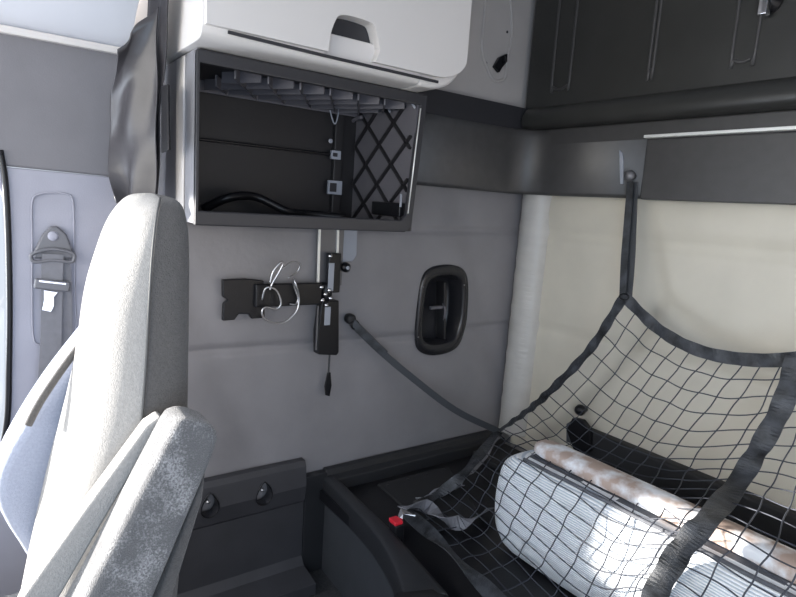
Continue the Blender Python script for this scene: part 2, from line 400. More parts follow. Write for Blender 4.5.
# hook on the upper wall behind the locker
hk = P(500,62,'x',0)
t = thing('coat_hook', hk, 'small black hook fitting on the pale upper side wall beside the white locker', 'hook')
bm = PR([P(*q,'x',.003) for q in ((497,58),(505,54),(505,62),(500,68),(497,73),(492,67))], (.014,0,0)); link('plate', bm, 'black', t, bevel=.002)
link('peg', tube(catmull([hk+V((.01,0,0)),hk+V((.03,-.004,-.004)),hk+V((.034,-.01,.012))],4), .004), 'black', t, smooth=True)
for q in ((486,63),(507,32)):
    p = P(*q,'x',0); tag(link('screw_hole_plug', lathe(p, (1,0,0), [(.005,0),(.005,.002),(.003,.003)],12), 'slot'), 'tiny dark plug %s the black hook fitting on the pale wall' % ('left of' if q[0] < 490 else 'above'), 'plug')

# ================================================================ OPEN BLACK CUBBY
CX, Y0, Y1, Z0, Z1 = .34, .412, 1.020, 1.277, 1.656
t = thing('open_cubby', (.17,.7,Z0), 'open charcoal plastic wall cubby with lattice top and side, below the white locker', 'cubby')
link('back_panel', B((.0,Y0,Z0),(.012,Y1,Z1)), 'cubby', t)
link('side_panel', B((0,Y0-.008,Z0),(CX,Y0,Z1)), 'cubbyside', t, bevel=.003)
link('side_rib', B((.20,Y0-.013,Z0+.004),(.262,Y0-.007,Z1-.004)), 'upper', t, bevel=.004)  # paler strip: the side panel's highlight put into the colour
link('lattice_side', B((0,Y1-.01,Z0),(CX-.006,Y1,Z1)), 'cubbyrib', t)
link('bottom_panel', B((0,Y0,Z0),(CX,Y1-.006,Z0+.012)), 'cubby', t, bevel=.002)
link('top_panel', B((0,Y0,Z1-.012),(CX,Y1,Z1)), 'cubby', t)
# front frame
fr = [(Y0-.008,Z0-.003),(Y1-.03,Z0-.003),(Y1-.008,Z0+.012),(Y1+.018,Z1-.002),(Y0-.008,Z1-.002)]
o = link('front_frame', PR([(CX-.012,y,z) for y, z in fr], (.016,0,0)), 'cubbyside', t)
o.data.materials.clear(); o.data.materials.append(M['cubbyframe'])
boolcut(o, PR([(CX-.05,y,z) for y, z in ((Y0-.001,Z0+.030),(Y1-.045,Z0+.030),(Y1-.028,Z0+.046),(Y1-.004,Z1-.030),(Y0-.001,Z1-.030))], (.1,0,0)))
bv = o.modifiers.new('b','BEVEL'); bv.width=.003; bv.segments=2; bv.limit_method='ANGLE'
link('frame_edge', tube([V((CX+.004,Y1-.024,Z0+.05)),V((CX+.004,Y1-.005,Z1-.04))], .0018, 6), 'alu', t, smooth=True)
def clipline(p, d, lo, hi):
    t0, t1 = -9, 9
    for k in (0, 1):
        if abs(d[k]) < 1e-9: continue
        a, b = (lo[k]-p[k])/d[k], (hi[k]-p[k])/d[k]
        t0, t1 = max(t0, min(a, b)), min(t1, max(a, b))
    return (t0, t1) if t1-t0 > .01 else None
# lattice on the right side wall (x,z plane)
bm = bmesh.new()
for s in (1, -1):
    for c in [i*.14 for i in range(-6, 9)]:
        p = (.02+c, Z0+.01); r = clipline(p, (1, s*.85), (.02, Z0+.012), (CX-.02, Z1-.03))
        if r:
            a = V((p[0]+r[0], Y1-.014, p[1]+s*.85*r[0])); b = V((p[0]+r[1], Y1-.014, p[1]+s*.85*r[1]))
            sweep(bm, [a, b], flat(.012,.006), side=V((0,1,0)))
link('side_ribs', bm, 'cubby', t)
# diamond lattice hanging under the top (x,y plane)
bm = bmesh.new()
zl = Z1-.024
for s in (1, -1):
    for c in [i*.085 for i in range(-14, 22)]:
        p = (.03, Y0+c); r = clipline(p, (1, s*.62), (.03, Y0+.10), (CX-.05, Y1-.02))
        if r:
            a = V((p[0]+r[0], p[1]+s*.62*r[0], zl)); b = V((p[0]+r[1], p[1]+s*.62*r[1], zl))
            sweep(bm, [a, b], flat(.030,.004), side=V((0,0,1)))
link('top_lattice', bm, 'cubbyrib', t)
link('lattice_border', B((.03,Y0+.09,zl-.018),(.036,Y1-.02,zl+.012)), 'cubbyrib', t, bevel=.001)
# inner ledge and strut
z_ = P(260,160,'x',.02).z
link('inner_ledge', B((.012,Y0,1.487),(.035,.94,1.494)), 'black', t, bevel=.002)
a = P(334,112,'x',.03)
link('strut', B((.012,.925,Z0+.01),(.032,.955,Z1-.02)), 'cubby', t, bevel=.003)
for (q0, q1) in (((328,180),(341,195)),((331,150),(340,160))):
    a, b = P(*q0,'x',.036), P(*q1,'x',.036)
    o = link('clip', B((.03,a.y,b.z),(.042,b.y,a.z)), 'clip', t, bevel=.002)
    link('clip_notch', B((.04,a.y+.004,b.z+.008),(.0435,(a.y+b.y)/2+.003,a.z-.008)), 'slot', o)
p = P(330,141,'x',.034); link('bolt', lathe(p, (1,0,0), [(.007,0),(.007,.006),(.003,.007)], 12), 'clip', t, smooth=True)
pts = [P(*q,'y',Y1-.022) for q in ((344,154),(345,140),(348,128),(354,120),(362,117))]
link('hose', tube(catmull(pts,5), .006), 'cubbyrib', t, smooth=True)
pts = [P(*q,'x',.04) for q in ((330,110),(332,118),(335,124),(338,116),(339,107))]
link('wire_clip', tube(catmull(pts,5), .0022), 'clip', t, smooth=True)
for q0, q1 in (((385,100),(390,112)),((408,96),(415,108))):
    a, b = P(*q0,'y',Y1-.02), P(*q1,'y',Y1-.02); link('brace', sweep(bmesh.new(), [a,b], flat(.006,.003)), 'clip', t)
a, b = P(399,194,'y',Y1-.016), P(403,208,'y',Y1-.016)
link('lower_rail', B((.16,Y1-.03,1.315),(CX-.03,Y1-.01,1.355)), 'black', t, bevel=.003)
a = P(401,194,'y',Y1-.034); b = P(400.5,207,'y',Y1-.034)
link('light_tab', sweep(bmesh.new(), [a,b], flat(.006,.003)), 'clip', t)
# bundle lying in the cubby
bm = tube(catmull([(.09,.50,1.305),(.13,.56,1.34),(.11,.64,1.345),(.15,.72,1.31),(.12,.80,1.305),(.16,.90,1.302)],6), .012)
link('cable_bundle', bm, 'black', None, smooth=True); tag(D.objects['cable_bundle'], 'black cable bundle lying in the bottom of the open cubby', 'cable')

# ================================================================ CURTAIN AND ITS RAIL STRAP
t = thing('sleeper_curtain', (.15,.36,1.32), 'grey vinyl sleeper curtain gathered beside the cubby with dark edge folds', 'curtain')
def curtain(pxl, pxr, ytop, ybot, Yp, folds, amp, n=60, Yl=None):
    bm = bmesh.new(); rows = []
    for j in range(25):
        v = j/24; row = []
        for i in range(n+1):
            u = i/n
            L = pxl(v); Rr = pxr(v)
            px = L+(Rr-L)*u; py = ytop(u)+(ybot(u)-ytop(u))*v
            p = P(px, py, 'y', Yp if Yl is None else Yl+(Yp-Yl)*u)
            p.y += amp*math.sin(u*folds*math.pi*2+.6*math.sin(v*5))*(0.6+.4*v)+.0022*math.sin(v*14+u*9)
            row.append(bm.verts.new(p))
        rows.append(row)
    for A, Bq in zip(rows, rows[1:]):
        for i in range(n): bm.faces.new((A[i], A[i+1], Bq[i+1], Bq[i]))
    return bm
import itertools
def interp(xs, ys):
    def f(v):
        for a, b, c, d in zip(xs, xs[1:], ys, ys[1:]):
            if v <= b: return c+(d-c)*(v-a)/(b-a)
        return ys[-1]
    return f
cb = curtain(interp([0,.3,.6,.85,1],[118,110,108,111,117]), interp([0,1],[156,152]), interp([0,1],[50,6]), interp([0,.3,1],[202,210,212]), .34, 1.3, .007, Yl=.268)
o = link('curtain_cloth', cb, 'curtain', t, smooth=True); s = o.modifiers.new('t','SOLIDIFY'); s.thickness = .003
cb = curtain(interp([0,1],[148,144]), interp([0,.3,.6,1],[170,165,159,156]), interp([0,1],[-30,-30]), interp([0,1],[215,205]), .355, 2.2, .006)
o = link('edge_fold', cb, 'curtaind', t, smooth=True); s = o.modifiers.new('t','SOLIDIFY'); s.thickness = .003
pts = [P(*q,'y',.352) for q in ((161,86),(167,84),(168,150),(161,153))]
link('fastening_flap', PR(pts, (0,.006,0)), 'black', t, bevel=.002)

# ================================================================ MONITOR ARM ON THE WALL
base = P(328,300,'x',.0)
t = thing('wall_mount_arm', base, 'black clamp arm on a silver edged vertical rail bolted to side wall under the cubby', 'mount')
def W(px, py, x=.03): return P(px, py, 'x', x)
def wbox(q0, q1, x0, x1):
    a = W(*q0, (x0+x1)/2); b = W(*q1, (x0+x1)/2); return B((x0, min(a.y,b.y), min(a.z,b.z)), (x1, max(a.y,b.y), max(a.z,b.z)))
link('rail', wbox((319,222),(340,285),.0,.022), 'greymetal', t, bevel=.002)
for a in (319.5,338):
    link('rail_edge', sweep(bmesh.new(), [W(a,228,.026),W(a-1.5,283,.026)], flat(.007,.006), side=V((0,1,0))), 'alu', t)
o = link('side_plate', PR([W(*q,.004) for q in ((341,222),(356,222),(355,255),(351,261),(341,262))], (.012,0,0)), 'clip', t, bevel=.003)
link('slider', wbox((328,253),(338,292),.028,.05), 'black', t, bevel=.003)
link('slider_plate', wbox((329,263),(333,291),.05,.054), 'clip', t, bevel=.001)
kp = W(344,267,.03); k = link('lock_knob', lathe(kp, (1,0,0), [(.012,0),(.016,.004),(.016,.016),(.010,.02),(.006,.024)]), 'black', t, smooth=True)
link('knob_face', lathe(kp+V((.024,0,0)), (1,0,0), [(.006,0),(.007,.002),(.004,.005)],14), 'clip', k, smooth=True)
# arm with end plate
link('arm', wbox((255,284),(320,304),.03,.05), 'black', t, bevel=.004)
link('end_plate', PR([W(*q,.02) for q in ((221,279),(244,278),(262,280),(263,317),(250,318),(247,313),(237,313),(233,319),(221,320),(222,303),(226,299),(221,296))], (.016,0,0)), 'black', t, bevel=.003)
link('swivel', lathe(W(326,286,.03), (0,0,-1), [(.016,-.012),(.021,-.006),(.021,.040),(.016,.05)]), 'black', t, smooth=True)
for q in ((321,287),(329,290),(330,298),(322,300),(294,284),(326,305),(330,256),(325,294)):
    link('bolt', lathe(W(*q,.050), (1,0,0), [(.007,0),(.007,.006),(.003,.009)], 12), 'chrome', t, smooth=True)
bx = link('lower_housing', PR([W(*q,.01) for q in ((317,299),(334,299),(334,350),(332,353),(313,352),(313,330))], (.035,0,0)), 'black', t, bevel=.004)
link('housing_slot', wbox((325,307),(330,325),.045,.047), 'clip', bx, bevel=.001)
link('housing_ridge', sweep(bmesh.new(), [W(318,306,.046),W(316,350,.046)], flat(.005,.003), side=V((0,1,0))), 'greymetal', bx)
link('pull_strap', sweep(bmesh.new(), [W(330,350,.02),W(329,365,.02),W(328,380,.018),W(327,394,.016)], flat(.006,.002), side=V((0,1,0))), 'webg', t)
link('strap_tip', PR([W(*q,.014) for q in ((327,372),(330,372),(331,385),(329,396),(325,395),(324,386))], (.006,0,0)), 'black', t, bevel=.002)
# wire coil hanging on the arm
def L(pts, x=.07, r=.0028, n=6, m_='steel', nm='wire'):
    return tube(catmull([W(a,b,xx) for a,b,xx in pts], n), r, 6)
bm = L([(262,300,.06),(266,288,.07),(276,290,.075),(281,303,.075),(276,309,.07),(266,307,.07),(262,312,.07),(266,320,.07),(282,323,.07),(296,312,.075),(299,298,.075),(296,285,.08),(294,279,.07),(294,286,.06),(298,298,.06),(296,304,.06),(290,304,.06)])
L2 = [(270,284,.06),(273,272,.065),(280,263,.07),(283,264,.07),(279,272,.065),(272,284,.06),(270,290,.06)]
tube(catmull([W(*q) for q in L2],6), .003, 6, bm=bm)
tube(catmull([W(*q) for q in [(280,270,.05),(292,262,.05),(300,264,.05),(297,272,.045),(288,278,.05)]],6), .0018, 6, bm=bm)
tag(link('wire_coil', bm, 'steel', smooth=True), 'thin silver wire looped loosely around the black wall arm', 'wire')

# ================================================================ RECESSED POCKET
t = thing('recessed_pocket', pkc, 'black oval recessed pocket with a latch inside, set in the grey side wall', 'pocket')
bm = bmesh.new(); n = len(pk)
def ring(s, x): return [bm.verts.new(V((x, 0, 0))+V((0, (pkc+(p-pkc)*s).y, (pkc+(p-pkc)*s).z))) for p in pk]
rs = [ring(1.0,-.002), ring(1.0,.006), ring(.97,.011), ring(.80,.011), ring(.76,.004), ring(.74,-.055), ring(.66,-.07)]
for A, Bq in zip(rs, rs[1:]):
    for i in range(n): bm.faces.new((A[i], A[(i+1)%n], Bq[(i+1)%n], Bq[i]))
bm.faces.new(rs[-1])
link('bezel', bm, 'pocketblack', t, smooth=True)
c = P(444,308,'x',-.03)
o = link('latch_bar', sweep(bmesh.new(), [P(430,308,'x',-.02),P(442,307,'x',-.02)], flat(.012,.012), side=V((0,0,1))), 'cubbyrib', t, bevel=.002)
link('latch_lever', tube(catmull([P(443,303,'x',-.02),P(445,310,'x',-.01),P(444,320,'x',-.015)],4), .0045), 'cubbyrib', t, smooth=True)
link('inner_divider', sweep(bmesh.new(), [P(441,282,'x',-.035),P(441,338,'x',-.035)], flat(.05,.01), side=V((1,0,0))), 'cubby', t, bevel=.002)
for q in ((423,287),(418,337),(464,285)):
    link('screw', lathe(P(*q,'x',.010), (1,0,0), [(.003,0),(.003,.003),(.001,.004)], 8), 'greymetal', t, smooth=True)

# ================================================================ SEAT BELT ON THE PILLAR
t = thing('seat_belt', P(53,240,'x',0), 'grey seat belt hanging from its guide loop on the door pillar', 'seat belt')
link('anchor_cover', PR([P(*q,'x',0) for q in ((50,226),(57,226),(66,234),(72,250),(74,258),(33,258),(34,250),(42,234))], (.016,0,0)), 'beltplastic', t, bevel=.005, seg=3)
link('anchor_bolt', lathe(P(53,236,'x',.014), (1,0,0), [(.012,0),(.012,.004),(.007,.006)]), 'pillar', t, smooth=True)
pts = catmull([P(*q,'x',.022) for q in ((34,253),(53,249),(72,253),(74,259),(70,262),(53,260),(36,262),(31,258))], 4, closed=True)
link('guide_loop', tube(pts, .0045, 8, closed=True), 'beltplastic', t, smooth=True)
link('webbing', sweep(bmesh.new(), catmull([P(53,254,'x',.022),P(52,280,'x',.02),P(51,340,'x',.02),P(47,400,'x',.02),P(43,470,'x',.02),V((.02,.11,.35)),V((.02,.11,.065))],5), flat(.046,.003), side=V((0,1,0))), 'belt', t)
link('webbing_back', sweep(bmesh.new(), catmull([P(57,256,'x',.01),P(60,280,'x',.01),P(61,340,'x',.01),P(59,400,'x',.008),P(56,470,'x',.008)],5), flat(.05,.003), side=V((0,1,0))), 'belt', t)
g_ = link('tongue', sweep(bmesh.new(), [P(34,283,'x',.026),P(70,287,'x',.026)], flat(.026,.014), side=V((0,0,1))), 'beltplastic', t, bevel=.005, seg=3)
link('tongue_slot', sweep(bmesh.new(), [P(39,281,'x',.034),P(66,284,'x',.034)], flat(.004,.003), side=V((0,0,1))), 'chrome', g_)
link('tongue_blade', PR([P(*q,'x',.024) for q in ((44,290),(58,292),(54,297),(54,306),(51,312),(42,310),(44,300))], (.003,0,0)), 'chrome', g_, bevel=.0008)

# ================================================================ DRIVER SEAT
t = thing('driver_seat', (.62,.25,.06), 'grey cloth truck seat with tall backrest facing left towards the windscreen', 'seat')
# horizontal slices: (z, x_near, front y, back y, x_far, near-side front y)
sl = [(.30,.84,-.02,.20,.44,.06),(.55,.85,.02,.225,.44,.10),(.75,.85,.055,.24,.44,.135),(.88,.85,.078,.247,.44,.165),(1.0,.85,.105,.25,.45,.18),(1.10,.85,.128,.25,.47,.188),(1.18,.85,.143,.25,.50,.192),(1.25,.85,.155,.25,.53,.196),(1.29,.848,.166,.249,.55,.20),(1.318,.842,.18,.246,.57,.205),(1.338,.83,.198,.24,.59,.212)]
_sil = sorted([(P(*q,'x',.762).z, P(*q,'x',.762).y) for q in ((100,262),(96,290),(93,335),(92,380),(79,453),(57,518),(46,562),(36,620))])
def _yf(z, d):
    if z >= _sil[-1][0]: return d
    for (a, b), (c, e) in zip(_sil, _sil[1:]):
        if a <= z <= c: return b+(e-b)*(z-a)/(c-a)
    return d
sl = [(z, xn, _yf(z, yf), yb, xf, yn) for z, xn, yf, yb, xf, yn in sl]
bm = bmesh.new(); rings = []
for z, xn, yf, yb, xf, yn in sl:
    ym = (yf+yn)/2
    # order round: near-back, near-front, front bulge, far
    pts = [(xn,yb),(xn+.002,(yb+yn)/2),(xn,yn),(xn-.014,yn-(yn-yf)*.45),(xn-.04,yf+.006),(xn-.075,yf),(xn-.12,yf+.012),((xn+xf)/2,yf+.03),(xf+.12,yf+.012),(xf+.06,yf+.004),(xf+.01,yn),(xf,(yb+yn)/2),(xf+.01,yb),(xf+.1,yb+.008),((xn+xf)/2,yb+.01),(xn-.04,yb+.005)]
    rings.append([bm.verts.new((x, y, z)) for x, y in pts])
k = len(rings[0])
for A, Bq in zip(rings, rings[1:]):
    for j in range(k): bm.faces.new((A[j], A[(j+1)%k], Bq[(j+1)%k], Bq[j]))
cz = sum((v.co for v in rings[-1]), V())/k; cv = bm.verts.new(cz+V((0,0,.006)))  # crown
for j in range(k): bm.faces.new((rings[-1][j], rings[-1][(j+1)%k], cv))
bm.faces.new(rings[0][::-1])
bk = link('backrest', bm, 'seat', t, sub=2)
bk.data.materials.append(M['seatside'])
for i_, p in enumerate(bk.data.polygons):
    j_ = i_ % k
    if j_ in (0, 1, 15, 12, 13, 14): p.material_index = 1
# seam piping between face and side
pp = catmull([V((xn+.001, yn-.001, z)) for z, xn, yf, yb, xf, yn in sl[2:]], 4)
link('side_seam', tube(pp, .0016, 6), 'piping', bk, smooth=True)
# far side bolster
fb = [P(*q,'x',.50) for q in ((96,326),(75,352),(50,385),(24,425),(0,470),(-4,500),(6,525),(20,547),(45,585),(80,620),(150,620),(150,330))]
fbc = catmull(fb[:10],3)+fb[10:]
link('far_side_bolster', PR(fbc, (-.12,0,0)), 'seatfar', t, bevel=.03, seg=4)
pp = catmull([P(*q,'x',.53) for q in ((97,322),(80,345),(60,372),(40,402),(28,425))],4)
link('bolster_welt', tube(pp, .007, 8), 'seatside', t, smooth=True)
# seat cushion
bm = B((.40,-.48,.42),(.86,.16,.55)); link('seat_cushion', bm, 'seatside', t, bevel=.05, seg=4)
link('base_cover', B((.46,-.35,.06),(.80,.14,.48)), 'cubby', t, bevel=.03, seg=3)
link('side_cover', B((.845,-.30,.36),(.865,.20,.60)), 'black', t, bevel=.008)
# raised armrest
AX = .975
ar = [P(*q,'x',AX) for q in ((173,432),(180,424),(193,421),(210,425),(218,432),(220,441),(215,457),(156,597),(135,650),(112,690),(66,690),(58,650),(87,597))]
arm = link('armrest', PR(catmull(ar[:6],3)+ar[6:], (-.072,0,0)), 'arm', t, bevel=.016, seg=4)
pl_ = [P(*q,'x',.90) for q in ((147,426),(160,417),(165,419),(118,497),(60,597),(30,650),(0,650),(24,597),(84,512))]
link('armrest_shoulder', PR(pl_, (-.03,0,0)), 'seat', t, bevel=.006, seg=3)
link('armrest_pivot', cyl((.83,.16,.70),(.93,.13,.70), .03), 'black', t, smooth=True)
bm = PR([P(*q,'x',.955) for q in ((206,470),(203,500),(172,600),(160,640),(140,640),(158,597))], (-.02,0,0)); link('armrest_bracket', bm, 'seatside', t, bevel=.004)

# ================================================================ LOWER TRIM WITH TEARDROP HOLES
t = thing('lower_side_panel', (.03,.68,.06), 'dark plastic lower wall panel with two teardrop holes behind the seat', 'panel')
xs = [(0,.512),(.024,.512),(.036,.49),(.042,.40),(.030,.345),(.026,.335),(.026,.14),(.05,.115),(.12,.10),(.12,.06),(0,.06)]
xs = [(0,.485),(.026,.485),(.036,.468),(.044,.40),(.034,.345),(.028,.337),(.030,.14),(.05,.115),(.14,.10),(.14,.06),(0,.06)]
o = link('panel', PR([(a,.36,z) for a, z in xs], (0,.512,0)), 'lower', t)
def tear(cx, cz, s=1):
    pts = [(0,.030),(-.010,.018),(-.018,.002),(-.019,-.014),(-.010,-.025),(0,-.028),(.012,-.025),(.020,-.012),(.019,.004),(.011,.019)]
    return [V((-.005, cx+a*s, cz+b*s)) for a, b in pts]
holes = [(.722,.408),(.548,.412)]
for y, z in holes: boolcut(o, PR(catmull(tear(y,z,1.35),3,closed=True), (.1,0,0)))
bv = o.modifiers.new('b','BEVEL'); bv.width=.004; bv.segments=2; bv.limit_method='ANGLE'
for y, z in holes:
    r_ = link('hole_rim', tube([p+V((.0485,0,0)) for p in catmull(tear(y,z,1.35),3,closed=True)], .002, 6, closed=True), 'black', t, smooth=True)
    link('hole_hook', cyl((.02,y-.006,z+.014),(.046,y-.006,z+.014), .005, 10), 'steel', r_, smooth=True)

# ================================================================ LOWER BUNK
t = thing('lower_bunk', (.9,1.35,.06), 'black moulded plastic lower bunk base across the back of the sleeper', 'bunk')
oy = [(0.0,.942),(.2,.932),(.405,.912),(.56,.87),(.68,.82),(.8,.80),(2.3,.80)]
iy = [(.035,.985),(.25,.972),(.42,.962),(.56,.945),(.72,.925),(.85,.915),(2.3,.915)]
co = [V((x,y,0)) for x, y in oy]; ci = [V((x,y,0)) for x, y in iy]
# rim: front rail plus the rail along the side wall
def strip(a, b, prof_):
    """loft between outline a and b; prof_ = list of (t, z)"""
    bm = bmesh.new(); rows = []
    A_ = catmull(a, 5); B_ = catmull(b, 5)
    for p, q in zip(A_, B_): rows.append([bm.verts.new(V((p.x+(q.x-p.x)*t_, p.y+(q.y-p.y)*t_, z))) for t_, z in prof_])
    for r0, r1 in zip(rows, rows[1:]):
        for j in range(len(prof_)-1): bm.faces.new((r0[j], r0[j+1], r1[j+1], r1[j]))
    return bm
link('front_rim', strip(co, ci, [(.02,.33),(0,.345),(0,.398),(.06,.408),(.8,.412),(.95,.408),(1,.395),(1.04,.36)]), 'rim', t, smooth=True)
link('side_rim', PR([(0,0,.355),(0,0,.432),(.022,0,.430),(.030,0,.408),(.058,0,.404),(.066,0,.36)] and [(x,.955,z) for x, z in ((0,.30),(0,.432),(.022,.430),(.030,.410),(.058,.405),(.066,.36),(.066,.30))], (0,.84,0)), 'rim', t, bevel=.004)
fp = [V((p.x, p.y+.012, 0)) for p in co]
bm = bmesh.new(); rows = []
for p in catmull(fp, 5): rows.append([bm.verts.new((p.x, p.y, z)) for z in (.06,.2,.3,.37)])
for r0, r1 in zip(rows, rows[1:]):
    for j in range(3): bm.faces.new((r0[j], r0[j+1], r1[j+1], r1[j]))
link('front_panel', bm, 'front', t, smooth=True)
link('end_block', B((0,.874,.06),(.03,.96,.425)), 'rim', t, bevel=.004)
link('deck', B((.03,.93,.33),(2.3,1.81,.368)), 'black', t, bevel=.003)
link('deck_step', PR([(.066,1.60,.36),(.25,1.60,.36),(.25,1.785,.36),(.066,1.785,.36)], (0,0,.03)), 'blackm', t, bevel=.008)
for i, q in enumerate(((388,487),(408,481),(427,476),(444,471))):
    p = P(*q,'z',.37); link('deck_stud', lathe(p, (0,0,1), [(.010,0),(.010,.004),(.005,.008)], 12), 'rim', t, smooth=True)
bm = PR([(x_,y_,.362) for x_, y_ in ((.10,1.12),(.44,1.10),(.44,1.30),(.10,1.45))], (0,0,.014)); link('deck_plate', bm, 'blackm', t, bevel=.005)

# ================================================================ BUCKLE
bp = P(397,524,'z',.43)
t = thing('net_buckle', (bp.x,bp.y,.37), 'small black buckle with a red release button on the bunk edge', 'buckle')
o = link('housing', B((bp.x-.018,bp.y-.016,.368),(bp.x+.018,bp.y+.016,.435)), 'black', t, bevel=.005)
link('release_button', B((bp.x-.019,bp.y-.018,.434),(bp.x+.016,bp.y+.010,.446)), 'red', t, bevel=.003)
link('tongue', sweep(bmesh.new(), [V((bp.x+.0,bp.y+.008,.43)),V((bp.x-.006,bp.y+.02,.462)),V((bp.x+.02,bp.y+.05,.455))], flat(.022,.003), side=V((1,.3,0))), 'chrome', t)

# ================================================================ FOLDED MATTRESS
t = thing('folded_mattress', (1.3,1.4,.368), 'folded white ribbed mattress lying on the lower bunk under the cargo net', 'mattress')
def roll(x0, x1, prof_, rr=.055, bulge=.0):
    """rounded-end bar along x; prof_ closed outline in y-z"""
    cy = sum(p[0] for p in prof_)/len(prof_); cz = sum(p[1] for p in prof_)/len(prof_)
    pr_ = catmull([V((0,a,b)) for a, b in prof_], 4, closed=True)
    bm = bmesh.new(); rings = []
    xs_ = [(x0, .55), (x0+.006,.74),(x0+.018,.87),(x0+.04,.96),(x0+.075,1.0)]
    nn = 26
    for i in range(nn+1): xs_.append((x0+.09+(x1-x0-.18)*i/nn, 1+.010*math.sin(i*1.3)+.006*math.sin(i*2.9)))
    xs_ += [(x1-.04,.96),(x1,.7)]
    for x, s in xs_: rings.append([bm.verts.new((x, cy+(p.y-cy)*s, cz+(p.z-cz)*(s if s < 1 else 1))) for p in pr_])
    k = len(pr_)
    for A, Bq in zip(rings, rings[1:]):
        for j in range(k): bm.faces.new((A[j], A[(j+1)%k], Bq[(j+1)%k], Bq[j]))
    bm.faces.new(rings[0]); bm.faces.new(rings[-1][::-1]); return bm
low_ = [(1.245,.374),(1.212,.40),(1.188,.46),(1.180,.54),(1.190,.62),(1.212,.660),(1.250,.672),(1.32,.672),(1.385,.655),(1.41,.60),(1.415,.45),(1.40,.376),(1.32,.373)]
mt = link('lower_fold', roll(.575, 2.15, low_), 'ribbed', t, smooth=True)
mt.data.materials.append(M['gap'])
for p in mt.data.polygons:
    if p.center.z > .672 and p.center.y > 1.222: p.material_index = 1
up_ = [(1.275,.674),(1.266,.685),(1.270,.702),(1.285,.712),(1.315,.714),(1.345,.705),(1.355,.690),(1.34,.676)]
uo = link('upper_fold', roll(.64, 2.15, up_), 'foldshade', t, smooth=True)
link('edge_piping', tube([V((.66+.02*i, 1.2205+.0015*math.sin(i), .674)) for i in range(72)], .005, 8), 'gap', t, smooth=True)

# ================================================================ NET
hkp = P(631,176,'y',1.74)
T0 = P(625,298,'y',1.66)
t = thing('cargo_net', T0, 'black bunk restraint net hung from the back band and draped over the white mattress', 'net')
rows_px = [
 [(625,298,'y',1.660),(660,331,'y',1.652),(700,352,'y',1.645),(748,361,'y',1.638),(798,360,'y',1.63),(845,350,'y',1.62),(890,332,'y',1.61),(930,300,'y',1.6)],
 [(592,349,'y',1.648),(625,378,'y',1.640),(662,398,'y',1.632),(708,412,'y',1.624),(782,410,'y',1.615),(835,405,'y',1.6),(885,395,'y',1.59),(930,380,'y',1.58)],
 [(551,392,'y',1.635),(588,424,'y',1.628),(628,444,'y',1.61),(672,456,'y',1.60),(757,455,'y',1.585),(820,462,'y',1.56),(880,465,'y',1.55),(930,460,'y',1.54)],
 [(525,414,'y',1.62),(560,445,'y',1.56),(602,466,'y',1.52),(655,484,'y',1.46),(737,487,'y',1.50),(805,506,'y',1.44),(870,520,'y',1.42),(930,525,'y',1.4)],
 [(500,432,'y',1.58),(532,449,'y',1.32),(580,474,'y',1.27),(640,508,'y',1.25),(712,518,'y',1.24),(790,555,'y',1.20),(860,590,'y',1.18),(930,620,'y',1.17)],
 [(482,455,'y',1.42),(508,472,'y',1.165),(556,508,'y',1.158),(615,548,'y',1.158),(682,552,'y',1.158),(765,600,'y',1.155),(840,650,'y',1.15),(920,700,'y',1.15)],
 [(462,478,'y',1.28),(494,503,'y',1.165),(538,542,'y',1.158),(594,588,'y',1.158),(656,597,'y',1.155),(745,660,'y',1.15),(820,720,'y',1.15),(900,780,'y',1.14)],
 [(436,497,'z',.400),(478,530,'z',.395),(520,567,'z',.400),(575,620,'z',.405),(640,640,'z',.405),(720,710,'z',.41),(800,780,'z',.41),(880,850,'z',.41)],
 [(405,512,'z',.405),(440,543,'z',.415),(482,585,'z',.425),(545,650,'z',.43),(600,690,'z',.43),(680,760,'z',.43),(760,840,'z',.43),(840,900,'z',.43)],
]
ctrl = [[P(*q) for q in r] for r in rows_px]
NR, NC = len(ctrl), len(ctrl[0])
def cr(p0,p1,p2,p3,t): return .5*((2*p1)+(p2-p0)*t+(2*p0-5*p1+4*p2-p3)*t*t+(3*p1-p0-3*p2+p3)*t**3)
def along(arr, s):
    n = len(arr)-1; s = max(0, min(n-1e-6, s)); i = int(s); f = s-i
    p0 = arr[i-1] if i else arr[0]*2-arr[1]; p3 = arr[i+2] if i+2 <= n else arr[n]*2-arr[n-1]
    return cr(p0, arr[i], arr[i+1], p3, f)
def S(u, v): return along([along(r, u) for r in ctrl], v)     # u in columns, v in rows
bm = bmesh.new()
us = [.0+i*(NC-1)/19 for i in range(20)]; vs = [i*(NR-1)/23 for i in range(24)]
def jit(u, v): return V((0, 0, 0))+V((.0020*math.sin(u*9+v*7), .001*math.sin(u*8+v*9), .0020*math.sin(u*7+v*11)))
for u in us[1:]: tube([S(u, v_)+jit(u, v_) for v_ in [k*(NR-1)/75 for k in range(76)]], .0017, 5, bm=bm)
for v_ in vs[1:-1]: tube([S(u, v_)+jit(u, v_) for u in [k*(NC-1)/75 for k in range(76)]], .0017, 5, bm=bm)
link('netting', bm, 'net', t, smooth=True)
def ribbon(fn, w, n=60, mt_='web', name='edge_webbing', twist=.0, th=.0022, par=None, side=None):
    pts = [fn(k/n) for k in range(n+1)]
    sec = [(-w/2,-th/2),(-w/4,-th/2+.001),(0,-th/2),(w/4,-th/2-.001),(w/2,-th/2),(w/2,th/2),(0,th/2),(-w/2,th/2)]
    return link(name, sweep(bmesh.new(), pts, sec, side=side), mt_, par or t, smooth=False)
vdir = lambda s: V((.1+.25*math.sin(s*50),-.25,1))
ribbon(lambda s: S(s*(NC-1), 0)+V((0,-.004,.004)), .036, 90, side=lambda s: V((0, .15*math.sin(s*75), 1)))
